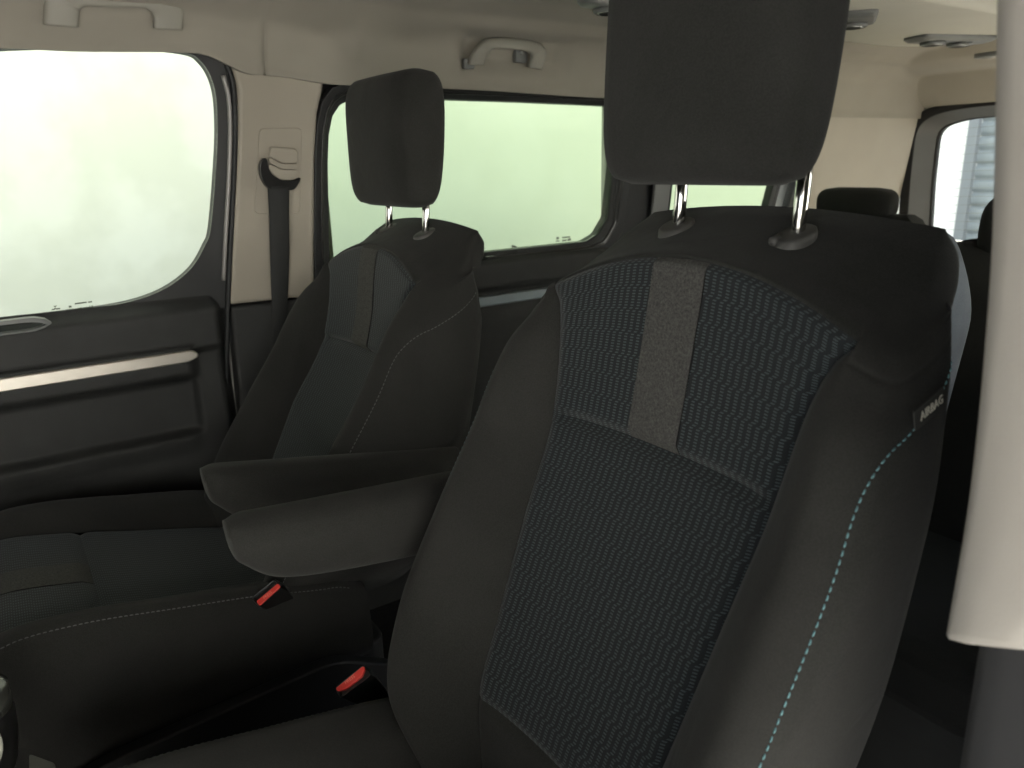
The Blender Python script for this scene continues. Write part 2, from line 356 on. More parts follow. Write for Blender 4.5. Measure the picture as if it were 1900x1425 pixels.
    for h in hs:
        z = .238*hh*h; sc_ = (1-abs(2*h-1)**6.0)**(1/2.6) if 0 < h < 1 else 0.0
        sc_ = max(sc_, .02); wid = .122*hw*(1-.03*(1-h)**2-.06*h**2); dep = .047*hw*(1-.10*(1-h)**2)
        ring = []
        for k in range(nh):
            a = 2*math.pi*k/nh; ca, sa = math.cos(a), math.sin(a)
            x = wid*np.sign(ca)*abs(ca)**.42; y = dep*np.sign(sa)*abs(sa)**.55
            inx = 1-(1-sc_)*.24; iny = .25+.75*sc_
            if h < .5: iny = .45+.55*sc_
            d = 1-.020*math.exp(-((abs(x)/wid-.84)/.016)**2) if y < 0 else 1.0   # seam between the front panel and the sides
            curve = -.010*(1-(x/wid)**2) if y < 0 else 0
            tail = (.020*(1-h)**2.2)*(y/dep) if y > 0 else 0
            ring.append((x*inx*d+.006*h, (y+curve*sc_)*iny*d-tail, z))
        R.append([(hx+p[0]*side, hy+p[1]+.030*(p[2]-.02), hz+p[2]) for p in ring])
    hd = MB().loft(R).obj('headrest', FAB, root)
    for sx in (-.075, .075):
        base = np.array([ox+sx*side, .620+db[0], 1.076+db[1]])
        MB().tube([base+[0, -.004, -.03], base+[0, .001, .03], base+[0, .006, .11]], .0068, 16).obj('headrest_post', CHR, hd)
        Rr = []
        for (zz, kx) in ((-.014, 1.0), (.003, 1.0), (.006, .96), (.0075, .86)):
            Rr.append([(base[0]+kx*.0185*math.cos(a), base[1]-.004+kx*.021*math.sin(a), base[2]-.003+zz+.34*kx*.021*math.sin(a)) for a in np.linspace(0, 2*math.pi, 28, endpoint=False)])
        MB().loft(Rr).obj('post_collar', COL, hd)
        if sx > 0:
            q = base+[0, -.026, .002]
            MB().tube([q+[-.009, .008, -.004], q+[-.009, .002, -.006], q+[-.009, -.001, -.007]], [.005, .005, .003], 12).obj('release_button', COL, hd)
    # ---------------- cushion
    cx = np.array([ox, dc[0], dc[1]])
    def Wc(P): P = np.array(P, float).reshape(-1, 3).copy(); P[:, 0] *= side; return P+cx
    yy = [.44, .38, .28, .16, .04, -.04, -.085, -.105, -.11]
    zi = [.440, .447, .472, .500, .528, .541, .535, .505, .46]      # insert height along the seat
    pr = [.030, .050, .050, .046, .040, .030, .018, .006, 0.]
    wv = [.245, .250, .254, .257, .257, .255, .249, .240, .232]
    ev = [.140, .145, .152, .160, .168, .172, .172, .170, .168]
    tl = np.linspace(0, 8, 121); CR = []
    for t in tl:
        y = float(pchip(t, range(9), yy)); z = float(pchip(t, range(9), zi)); p = float(pchip(t, range(9), pr)); w = float(pchip(t, range(9), wv)); e = float(pchip(t, range(9), ev))
        half = np.r_[np.linspace(0, .036/e, 7), np.linspace(.036/e, 1, 22)[1:]]; sN = np.r_[-half[::-1][:-1], half]*e
        g = seam(y-.068, .007, .007)
        ins = np.stack([sN, np.full(len(sN), y), z+.006*(np.abs(sN)/e)**2-seam(e-np.abs(sN))-g], 1)
        if t > 5.5: ins[:, 1] -= 0
        ctrl = [(e, z+.006-seam(0)), (e+.025, z+.006+.62*p), (.215, z+p+.004), (.236, z+p-.004), (w, z+p-.040), (w+.003, z-.06), (w-.004, .36), (w-.02, .34)]
        ti = 3.0
        tb = np.r_[np.linspace(0, ti, 18), np.linspace(ti, 7, 20)[1:]]
        q = catmull(ctrl, tb); bo = np.column_stack([q[:, 0], np.full(len(q), y), np.maximum(q[:, 1], .34)])
        CR.append((t, ins, bo))
    nC = 28; V = []; F = []
    def addc(get, k0, k1):
        for sg in (1, -1):
            base = len(V); n = 0
            for k in range(k0, k1+1):
                P = get(CR[k]).copy(); P[:, 0] *= sg; n = len(P); V.extend(P)
            F.extend([[q+base for q in f] for f in grid_faces(k1-k0+1, n)])
    kf = int(np.argmin(abs(tl-5.6))); kend = len(tl)-1; k5 = int(np.argmin(abs(np.array([r[1][0][1] for r in CR])-.068)))
    addc(lambda r: r[2], 0, kend); addc(lambda r: r[1][nC-1:], kf, kend)
    # front skirt
    for sg in (1, -1):
        base = len(V); P = np.vstack([CR[-1][1][nC-1:], CR[-1][2]])*[sg, 1, 1]; Q = P.copy(); Q[:, 2] = np.minimum(Q[:, 2], .34); Q[:, 1] += .02
        V.extend(P); V.extend(Q); n = len(P); F.extend([(base+i, base+i+1, base+n+i+1, base+n+i) for i in range(n-1)])
    cu = obj('cushion', Wc(V), F, FAB, root)
    bm = bmesh.new(); bm.from_mesh(cu.data); bmesh.ops.remove_doubles(bm, verts=bm.verts, dist=2e-5); bmesh.ops.recalc_face_normals(bm, faces=bm.faces); bm.to_mesh(cu.data); bm.free()
    lc = np.r_[0, np.cumsum([np.linalg.norm(CR[k+1][1][nC-1][1:]-CR[k][1][nC-1][1:]) for k in range(kend)])]
    Vl = []; UVl = []; Fl = []
    def addi(seg, k0, k1):
        base = len(Vl)
        for k in range(k0, k1+1):
            P = CR[k][1][seg]; n = len(P); Vl.extend(P); UVl.extend([(p[0], lc[k]) for p in P])
        Fl.extend([[q+base for q in f] for f in grid_faces(k1-k0+1, n)])
    addi(slice(None), 0, k5); addi(slice(0, nC-6), k5, kf); addi(slice(nC-1+6, None), k5, kf)
    obj('cushion_insert', Wc(Vl), Fl, WOV, cu, uv=UVl)
    Vs = [p+[0, 0, .0012] for k in range(k5, kf+1) for p in CR[k][1][nC-1-6:nC-1+7]]
    obj('stripe', Wc(Vs), grid_faces(kf-k5+1, 13), HEA, cu)
    for sg in (1, -1):
        mb = MB(); P = Wc([r[2][17]*[sg, 1, 1] for r in CR[6:-14]])
        dash_line(mb, P, lambda p: np.array([np.sign(p[0]-ox)*.4, 0, .9]), .0068, .0045, .0008)
        mb.obj('stitching', THG, cu)
    # ---------------- base below the cushion, with a glossy valance on the inboard side
    s = -side; mb = MB()
    mb.prism(rounded([(ox-.22, -.05+dc[0], .06), (ox+.22, -.05+dc[0], .06), (ox+.22, .48+dc[0], .06), (ox-.22, .48+dc[0], .06)], .04), (0, 0, .30))
    sb = mb.obj('seat_base', PLD, root, bevel=.006, smooth=False)
    pts = [(ox+s*.262, -.08, .20), (ox+s*.262, .46, .16), (ox+s*.262, .47, .34), (ox+s*.262, .36, .395), (ox+s*.262, .02, .375), (ox+s*.262, -.08, .33)]
    MB().prism(rounded([np.array(p)+[0, dc[0], dc[1]] for p in pts], .03), (s*.024, 0, 0)).obj('valance', RUB, sb, bevel=.003)
    # ---------------- folding armrest on the inboard side
    ax_, ay0, ay1, az, dr = arm
    prof = [(0, .010, .030), (.0025, .021, .040), (.011, .0285, .030), (.04, .040, .014), (.085, .0455, .003), (.16, .049, -.002), (.24, .051, -.002), (.31, .052, .000), (.36, .048, .004), (.385, .040, .010), (.395, .022, .02)]
    RR = []; tt = np.linspace(0, len(prof)-1, 46); pa = catmull([(a, b, c) for a, b, c in prof], tt)
    for a, hgt, lift in pa:                          # a: distance from the tip, hgt: half height, lift: how far the underside rises
        ring = []; zt = .088-.002*(a/.1); hh = hgt
        zc = zt-hh-.005*max(0, 1-a/.02)**2
        wdt = .036*min(1, (.22+a/.030)**.5) if a < .023 else .036
        if a > .36: wdt = .034*max(.3, 1-((a-.36)/.05)**2)
        for k in range(36):
            w_ = 2*math.pi*k/36; ca, sa = math.cos(w_), math.sin(w_)
            dn = 1-.03*math.exp(-((w_-.55)/.10)**2)-.03*math.exp(-((w_-2.59)/.10)**2)   # piped seam along the top edges
            ring.append((ax_+wdt*dn*np.sign(ca)*abs(ca)**.9, ay0+a*(ay1-ay0)/.395, az-dr*a/.395-.088+zc+hh*np.sign(sa)*abs(sa)**.82))
        RR.append(ring)
    ar = MB().loft(RR).obj('armrest', FAB, root)
    MB().tube([(ax_+side*.01, ay1-.05, az-.05), (ax_+side*.075, ay1-.05, az-.05)], .026, 20).obj('pivot', PLD, ar)
    return back, cu

def dash_line(mb, P, nrm, pitch, ln, r):
    P = np.array(P); L = np.r_[0, np.cumsum(np.linalg.norm(np.diff(P, axis=0), axis=1))]; s = pitch
    at = lambda q: np.array([np.interp(q, L, P[:, k]) for k in range(3)])
    while s+ln < L[-1]:
        a, b = at(s), at(s+ln); n = nrm(a); n = n/np.linalg.norm(n); mid = (a+b)/2
        mb.tube([a-n*r*.2, a*.75+b*.25+n*r*.5, mid+n*r*.7, a*.25+b*.75+n*r*.5, b-n*r*.2], [r*.55, r, r, r, r*.55], 6); s += pitch

GR = 'front seats of the van'
NX, FX = -.515, -1.291
near = thing('bucket_seat', 'black and teal patterned front seat nearest the camera, with an airbag tag on its side', 'car seat', (NX, .25, 0.01), GR)
back_n, cush_n = build_seat(near, NX, 1, (.003, .001), (0, 0), (-.815, .160, .56, .778, .022), THR, .015)
far = thing('bucket_seat', 'black patterned front seat beyond the armrests, beside the closed front door', 'car seat', (FX, .25, 0.01), GR)
back_f, cush_f = build_seat(far, FX, -1, (.024, -.046), (-.03, .008), (-1.030, .182, .58, .764, .060), THG, .13, .034, .034, .945, 1.09)
# airbag tag sewn into the outboard side seam of the near seat
def tag():
    o = on(1724, 757, 0, -.2625); d = on(1745, 745, 0, -.255)-on(1710, 770, 0, -.255); d /= np.linalg.norm(d)
    d = np.array([0.02, d[1], d[2]+.12]); d /= np.linalg.norm(d); nrm = np.array([1., -.05, .0]); nrm -= d*(nrm@d); nrm /= np.linalg.norm(nrm); u = np.cross(nrm, d)
    P = lambda a, b, h=0: o+d*a+u*b+nrm*h
    t = MB().prism(rounded([P(-.020, -.0085), P(.018, -.0085), P(.018, .0085), P(-.020, .0085)], .002), nrm*.0012).obj('airbag_tag', TAG, back_n, smooth=False)
    V, F = text_mesh('AIRBAG', .0105); V[:, 0] *= .80
    MB().add([P(v[0]+.002, v[1], .0016+v[2]) for v in V], F).obj('lettering', LET, t, smooth=False) if False else None
    l = MB().add([P(v[0]+.001, v[1], .0016+v[2]) for v in V], F).obj('lettering', LET, back_n, smooth=False)
    return t
tag()

# ------------------------------------------------------------------ seat belt buckles between the front seats
def buckle(label, quad, x, btn, txt_b):
    """quad: the face's four corners as measured in the photo; the face lies on a slanted plane between the seats"""
    n = np.array([.50, -.50, .70]); n /= np.linalg.norm(n); c0 = on(sum(q[0] for q in quad)/4, sum(q[1] for q in quad)/4, 0, x)
    hit = lambda q: CAM+ray(*q)*(((c0-CAM)@n)/(ray(*q)@n)); A, B, Cc, D = (hit(q) for q in quad)
    P = lambda a, b, h=0: (A*(1-a)+B*a)*(1-b)+(D*(1-a)+Cc*a)*b+n*h
    r = thing('belt_buckle', label, 'buckle', tuple(c0-n*.1), 'seat belt buckles between the front seats')
    dn = np.array([.0, .45, -.9])
    def sq(g, h, rr=.004, sh=0): return resample(rounded([P(g, g, h)+dn*sh, P(1-g, g, h)+dn*sh, P(1-g, 1-g, h)+dn*sh, P(g, 1-g, h)+dn*sh], rr, 4), 40)
    MB().loft([sq(.16, -.06, .003, .03), sq(.08, -.045, .003, .015), sq(-.01, -.018, .004, .0), sq(0, -.001), sq(.012, .0008), sq(.055, .0004, .003), sq(.07, -.005, .003)]).obj('housing', PLG, r, autos=35)
    b = MB().prism(rounded([P(*q, -.004) for q in btn], .0016, 3), n*.0065).obj('press_button', RED, r, bevel=.0008)
    V, F = text_mesh('PRESS', .0058, .0002); d = P(1, .5)-P(0, .5); d /= np.linalg.norm(d); u = np.cross(n, d)
    MB().add([P(.47, txt_b)+d*v[0]+u*v[1]+n*(.0026+v[2]) for v in V], F).obj('lettering', mat('pale_red_letters', (.78, .24, .18), .5), b, smooth=False)
    e = P(.5, .5, -.055)+dn*.028; MB().tube([e, e+dn*.06, e+dn*.12+[0, .02, 0]], .011, 10).obj('stalk', PLD, r)
buckle('red buckle with its button along the lower edge, on the far seat edge', ((465.8, 1110), (511.6, 1073.7), (524.2, 1089.5), (481.6, 1127.4)), -1.04,
       ((.05, .62), (.09, .50), (.93, .50), (.97, .60), (.96, .92), (.06, .94)), .72)
buckle('red buckle with a wide angular button, beside the near seat cushion', ((621.3, 1276.7), (676.2, 1232.7), (689.4, 1253), (631.7, 1296.6)), -.79,
       ((.03, .10), (.95, .06), (.97, .28), (.78, .66), (.25, .70), (.03, .40)), .27)

# ------------------------------------------------------------------ far front door
door = thing('front_door', 'closed front door with bright window, silver trim strip and dark recessed panel', 'car door', (-1.72, 0, 0.25))
ys = np.linspace(-.75, .395, 230); zs = np.linspace(-.03, .893, 210)
def sst(x, a, b): t = np.clip((x-a)/(b-a), 0, 1); return t*t*(3-2*t)
Y, Z = np.meshgrid(ys, zs, indexing='ij')
o = .035*np.ones_like(Y)
o += .016*sst(Z, .772, .792)             # padded upper part rolling over to the sill
o -= .030*sst(Z, .862, .895)
o += .018*sst(Z, .705, .735)*(1-sst(Z, .79, .80))*(1-sst(Y, .30, .325))             # lip under the trim strip
rec = sst(Z, .594, .608)*(1-sst(Z, .715, .738))*(1-sst(Y, .302, .320))
o -= .018*rec
o += .010*sst(Z, .545, .590)*(1-sst(Z, .592, .610))*(1-sst(Y, .28, .315)) + .006*(1-sst(Z, .52, .585))
o -= .040*sst(Y, .365, .395)
X = -1.715+o
obj('door_panel', np.stack([X, Y, Z], -1).reshape(-1, 3), grid_faces(len(ys), len(zs)), PLD, door)
st = [(-1.640, -.75, .759), (-1.640, .296, .765), (-1.640, .316, .773), (-1.640, .318, .781), (-1.640, .306, .790), (-1.640, -.75, .788)]
MB().prism(rounded(st, [0, .01, .006, .006, .01, 0], 4), (-.02, 0, 0)).obj('trim_strip', SIL, door, bevel=.004)
# pull bezel on top of the door
bz = [np.array([-1.655, -.30, .888]), np.array([-1.655, .045, .892]), np.array([-1.650, .075, .880]), np.array([-1.640, .045, .868]), np.array([-1.640, -.30, .864])]
bo = resample(rounded(bz, .012), 48); ctr = np.mean(bo, 0); bi = ctr+(bo-ctr)*np.array([1, .95, .52]); bi2 = bi+[-.02, 0, -.004]
be = MB().ring(bo+[.004, 0, .001], bi+[.006, 0, 0], (-.022, 0, 0)).obj('pull_bezel', GRD, door, bevel=.002)
MB().prism(bi2, (-.004, 0, 0)).obj('pull_recess', RUB, door, smooth=False)
# window: glass outline, black seal ring and frame
gl = [(-260, 112), (0, 92), (200, 88), (335, 97), (373, 115), (396, 158), (403, 220), (401, 300), (391, 420), (380, 455), (352, 500), (300, 538), (225, 563), (100, 581), (0, 592), (-260, 622)]
G = np.array([onw(*p, -.01) for p in gl])
def smooth_closed(P, n, keep=()):
    P = np.array(P); m = len(P); t = np.linspace(0, m, n, endpoint=False); i = t.astype(int); u = (t-i)[:, None]
    p0, p1, p2, p3 = P[(i-1) % m], P[i % m], P[(i+1) % m], P[(i+2) % m]
    return .5*(2*p1+(p2-p0)*u+(2*p0-5*p1+4*p2-p3)*u**2+(3*p1-p0-3*p2+p3)*u**3)
Gs = smooth_closed(G, 220)
fo = [(-300, 60), (0, 76), (200, 72), (345, 82), (415, 118), (436, 170), (436, 220), (434, 300), (428, 440), (424, 560), (415, 570), (330, 580), (230, 598), (100, 612), (0, 622), (-300, 655)]
Fs = smooth_closed(np.array([onw(*p, .0) for p in fo]), 220)
MB().ring(Fs, Gs+[.004, 0, 0], (-.03, 0, 0)).obj('window_frame', RUB, door, bevel=.002, autos=50)
MB().prism(Gs, (-.004, 0, 0)).obj('window_glass', GLF, door, smooth=False)
# bright door edge and rubber weather strip beside the pillar
def strip_on(pts, off, wdt, thick): # band along pixels on the far side
    P = np.array([onw(*p, off) for p in pts]); return P
for nm, pts, off, r, m in (('door_edge', [(414, 140), (424, 180), (427, 230), (426, 300), (422, 380), (418, 450), (415, 520)], .010, .0045, BOD), ('weather_strip', [(420, 118), (432, 155), (436, 215), (435, 300), (429, 430), (423, 560), (420, 700), (417, 900)], .010, .0055, RUB)):
    P = np.array([onw(*p, off) for p in pts]); t = np.linspace(0, len(P)-1, 40); MB().tube(catmull(P, t), r, 10).obj(nm, m, door)
# etched maker's marks at the foot of the pane (too small to read)
mb = MB()
def mark(px0, py0, px1, py1, h):
    a, b = onw(px0, py0, -.008), onw(px1, py1, -.008); zv = np.array([SL, 0, 1])*h
    mb.prism([a, b, b+zv, a+zv], (.0003, 0, 0))
for q in ((139, 565, 161, 562, .0028), (164, 562, 171, 561, .0028), (123, 577, 137, 575, .0030), (141, 575, 152, 573, .0032), (156, 573, 163, 572, .0032), (166, 572, 168, 571.6, .005), (170, 571.5, 173, 571, .005), (128, 571, 133, 570.5, .004), (96, 575.5, 102, 575, .0022), (104, 574.5, 112, 573.5, .0026)): mark(*q)
for tr in (((99, 567.5), (106, 566.8), (102, 570.5)), ((102, 570.5), (106, 573), (99.5, 573.6))):
    mb.prism([onw(*p, -.008) for p in tr], (.0003, 0, 0))
mb.obj('glass_marking', LED, door, smooth=False)

# ------------------------------------------------------------------ far B pillar with belt
pil = thing('door_pillar', 'beige pillar trim with belt height plate between front door and sliding door window', 'pillar trim', (-1.70, .53, .0))
bp = [(428, 110), (441, 165), (441, 240), (438, 320), (431, 450), (426, 566), (505, 558), (585, 550), (584, 500), (585, 300), (590, 210), (600, 165), (606, 118)]
P = [onw(*p, .015) for p in bp]
MB().prism(P, (-.06, 0, 0)).obj('upper_trim', BEI, pil, bevel=.010, seg=4)
lo = [onw(426, 567, .026)+[0, 0, 0]]; y0, y1 = .405, .70
MB().prism([(wx(.862, .012), y0, .862), (wx(.862, .012), y1, .862), (-1.685, y1, -.03), (-1.685, y0-.03, -.03)], (-.06, 0, 0)).obj('lower_trim', PLD, pil, bevel=.008, seg=3)
MB().box((-1.80, .475, .885), (-1.715, .66, 1.42)).box((-1.80, .34, -.03), (-1.722, .66, .884)).obj('outer_panel', BOD, pil)
MB().box((-1.76, .56, 1.17), (-1.685, .652, 1.40)).box((-1.76, .653, 1.298), (-1.688, .74, 1.40)).obj('backing_foam', RUB, pil, smooth=False)
pl = [(481, 238), (560, 237), (557, 396), (472, 397)]
Po = resample(rounded([onw(*p, .0162) for p in pl], .010), 60); c0 = Po.mean(0); 
ht = MB().prism(Po+[.0008, 0, 0], (-.004, 0, 0)).obj('height_plate', BEI, pil, bevel=.0012)
# sliding cap: three stepped wedges
for k, q in enumerate(([(500, 272), (545, 276), (551, 283), (549, 304), (520, 303), (508, 296), (497, 290)], [(497, 292), (508, 298), (522, 305), (549, 306), (549, 315), (520, 313), (498, 302)], [(498, 304), (520, 315), (550, 317), (547, 333), (520, 334), (503, 322), (497, 312)])):
    MB().prism(rounded([onw(*p, .019+.004*k) for p in q], .003, 3), (-.012, 0, 0) if False else (.010-.002*k, 0, 0)).obj('height_slider', BEI, pil, bevel=.0025, seg=3)
belt = thing('seat_belt', 'black seat belt hanging from a curved guide on the beige pillar', 'seat belt', (-1.66, .53, .5))
gd = [(487, 294), (492, 297), (495, 312), (503, 325), (516, 333), (535, 335), (545, 333), (552, 330), (554, 333), (549, 343), (540, 352), (520, 353), (500, 352), (489, 343), (481, 328), (478, 312), (481, 299)]
MB().prism(smooth_closed(np.array([onw(*p, .026) for p in gd]), 80), (.014, 0, 0)).obj('belt_guide', PLG, belt, bevel=.004, seg=3)
l, r_ = [(496, 345), (499, 400), (501, 480), (504, 560), (507, 640)], [(536, 345), (536, 400), (536, 480), (533, 560), (531, 640)]
tt = np.linspace(0, 4, 30); A = catmull([onw(*p, .036-.002*i) for i, p in enumerate(l)], tt); B = catmull([onw(*p, .038-.004*i) for i, p in enumerate(r_)], tt)
V = []; 
for a, b in zip(A, B):
    for k in np.linspace(0, 1, 9): V.append(a*(1-k)+b*k+np.array([.004*math.sin(k*math.pi), 0, 0]))
ob = obj('webbing', V, grid_faces(30, 9), mat('black_webbing', (.019, .020, .020), .75, bump=.5, bscale=1400), belt); sdf = ob.modifiers.new('solid', 'SOLIDIFY'); sdf.thickness = .0014

# ------------------------------------------------------------------ sliding door with tinted window
sd = thing('sliding_door', 'sliding side door with green tinted window in a thick black frame', 'car door', (-1.72, 1.1, .25))
gp = [(657, 183), (800, 184), (960, 189), (1137, 197), (1140, 250), (1137, 308), (1126, 403), (1108, 434), (1085, 448), (895, 468), (760, 482), (612, 500), (609, 430), (607, 300), (609, 250), (616, 215), (630, 194)]
Gp = resample([onw(*p, -.012) for p in gp], 240)
c1 = Gp.mean(0)
op = [(640, 152), (800, 155), (960, 163), (1170, 172), (1178, 250), (1174, 330), (1160, 420), (1140, 462), (1090, 474), (895, 497), (760, 512), (585, 530), (583, 430), (585, 300), (588, 235), (597, 190), (615, 163)]
Op = resample([onw(*p, .012) for p in op], 240)
# start both loops at matching corners
def align(A, B):
    k = np.argmin([np.linalg.norm(np.roll(B, -s, 0)-A, axis=1).sum() for s in range(len(B))]); return np.roll(B, -k, 0)
Gp = align(Op, Gp)
fr = MB().ring(Op, Gp+[.006, 0, 0], (-.035, 0, 0)).obj('window_frame', RUB, sd, bevel=.003, autos=50)
mid = Op*.42+Gp*.58+[.004, 0, 0]
MB().ring(Op*.55+Gp*.45+[.006, 0, 0], Op*.36+Gp*.64+[.007, 0, 0], (-.01, 0, 0)).obj('glass_seal', PLG, fr, bevel=.002)
MB().prism(Gp, (-.004, 0, 0)).obj('window_glass', GLS, sd, smooth=False)
ys = np.linspace(.66, 1.62, 60); zs = np.linspace(-.03, .915, 120); Y, Z = np.meshgrid(ys, zs, indexing='ij')
o = .012+.014*sst(Z, .82, .835)*(1-sst(Z, .895, .912))-.018*sst(Z, .900, .915)+.010*sst(Z, .45, .5)*(1-sst(Z, .74, .77))
obj('door_panel', np.stack([-1.695+o+.0*Y, Y, Z], -1).reshape(-1, 3), grid_faces(60, 120), PLD, sd)
MB().prism([(-1.672, .80, .783), (-1.672, 1.60, .785), (-1.672, 1.60, .812), (-1.672, .80, .810)], (-.02, 0, 0)).obj('trim_strip', SIB, sd, bevel=.004)
q = onw(908, 478, .016); MB().box(q-[.004, .012, .003], q+[.006, .014, .004]).obj('window_catch', PLG, sd, bevel=.002, smooth=False)
mb = MB()
for qd in ((1043, 442, 1058, 440.5, .0035), (1043, 448, 1051, 447.2, .0045), (1053, 447, 1059, 446, .006), (1032, 444, 1037, 443.5, .006), (1031, 448.5, 1038, 448, .003)):
    a, b = onw(qd[0], qd[1], -.010), onw(qd[2], qd[3], -.010); zv = np.array([SL, 0, 1])*qd[4]; mb.prism([a, b, b+zv, a+zv], (.0003, 0, 0))
mb.obj('glass_marking', LED, sd, smooth=False)
dirt = onw(951, 457, -.010); mb = MB()
for dy, dz, s_ in ((0, 0, .004), (.006, -.001, .003), (.011, -.002, .0025)): mb.prism([dirt+[0, dy+s_*math.cos(a), dz+s_*math.sin(a)] for a in np.linspace(0, 6.28, 7, endpoint=False)], (.0004, 0, 0))
mb.obj('dirt_spot', LED, sd, smooth=False)

# ------------------------------------------------------------------ C pillar, rear quarter window, D pillar
qp = thing('rear_side_panel', 'rear side of the cabin with small quarter windows and pale end pillar', 'side panel', (-1.70, 2.3, .2))
def wq(y, z, off=0.): return np.array([wx(z, off), y, z])
w1 = resample(rounded([wq(1.73, .97), wq(2.195, .955), wq(2.245, 1.27), wq(1.73, 1.27)], .03), 120); w2 = resample(rounded([wq(2.235, .955), wq(2.31, .955), wq(2.36, 1.27), wq(2.285, 1.27)], .012), 60)
o1 = resample([wq(1.50, .90, .0), wq(2.215, .90, .0), wq(2.265, 1.33, .0), wq(1.50, 1.33, .0)], 120)
o2 = resample([wq(2.2155, .90, .0), wq(2.38, .90, .0), wq(2.40, 1.33, .0), wq(2.2655, 1.33, .0)], 60)
MB().ring(o1, align(o1, w1), (-.03, 0, 0)).ring(o2, align(o2, w2), (-.03, 0, 0)).obj('window_frame', RUB, qp, bevel=.002, smooth=False)
MB().prism(w1-[.015, 0, 0], (-.004, 0, 0)).obj('window_glass', GLS, qp, smooth=False); MB().prism(w2-[.015, 0, 0], (-.004, 0, 0)).obj('window_glass', GLR, qp, smooth=False)
MB().prism([wq(1.635, .90, .022), wq(1.70, .90, .022), wq(1.70, 1.33, .022), wq(1.635, 1.33, .022)], (-.012, 0, 0)).obj('pillar_trim', GRD, qp, bevel=.004, smooth=False)
ys = np.linspace(2.375, 2.955, 40); zs = np.linspace(.80, 1.276, 40); Y, Z = np.meshgrid(ys, zs, indexing='ij')
Xq = wx(Z, .012)-.012*(1-sst(Y, 2.375, 2.44))+.022*sst(Y, 2.62, 2.955)
obj('end_pillar', np.stack([Xq, Y, Z], -1).reshape(-1, 3), grid_faces(40, 40), BEI, qp)
MB().box((-1.75, 1.515, .1), (-1.722, 1.70, 1.42)).obj('outer_panel', BOD, qp)
MB().box((-1.76, 1.60, .12), (-1.690, 3.05, .90)).obj('lower_trim', PLD, qp, bevel=.01)
MB().box((-1.80, 2.38, .8), (-1.735, 3.05, 1.4)).obj('outer_panel', BOD, qp)

# ------------------------------------------------------------------ tailgate
tg = thing('tailgate', 'tailgate with dark framed heated rear window looking out on a white building', 'tailgate', (-.93, 3.02, .2))
tgi = [(-1.550, .82), (-1.566, 1.05), (-1.568, 1.235), (-1.47, 1.262), (-.93, 1.276)]
TI = np.array([(x, 3.02, z) for x, z in tgi]+[(-1.86-x, 3.02, z) for x, z in tgi[-2::-1]])
tgo = [(-1.64, .72), (-1.656, 1.05), (-1.655, 1.285), (-1.50, 1.322), (-.93, 1.334)]
TO = np.array([(x, 2.965, z) for x, z in tgo]+[(-1.86-x, 2.965, z) for x, z in tgo[-2::-1]])
ti = resample(rounded(TI, .045), 200); to = resample(rounded(TO, .075), 200); ti = align(to, ti); tm = to*.55+ti*.45; tm[:, 1] = 2.962
MB().ring(to, tm, (0, .05, 0)).obj('outer_frame', RUB, tg, bevel=.004, autos=50)
V = list(tm)+list(ti); n = 200; obj('inner_frame', V, [(i, (i+1) % n, n+(i+1) % n, n+i) for i in range(n)], mat('dark_grey_tailgate_trim', (.085, .087, .088), .5, bump=.1, bscale=900), tg)
MB().ring(ti+(ti-ti.mean(0))*.0, ti+(ti.mean(0)-ti)*.012+[0, .002, 0], (0, .02, 0)).obj('glass_seal', RUB, tg)
MB().prism(ti+[0, .012, 0], (0, .004, 0)).obj('window_glass', GLR, tg, smooth=False)
mb = MB()
for z in np.arange(.86, 1.262, .0305):
    xs = np.linspace(-1.560 if z > 1.02 else -1.545, -.34, 24); mb.tube([(x, 3.029, z-.012*((x+.93)/.6)**2+.012) for x in xs], .0007, 5)
mb.obj('heating_wire', LED, tg)
MB().box((-1.66, 2.99, .05), (-.20, 3.06, .715)).obj('lower_panel', PLD, tg, bevel=.01)

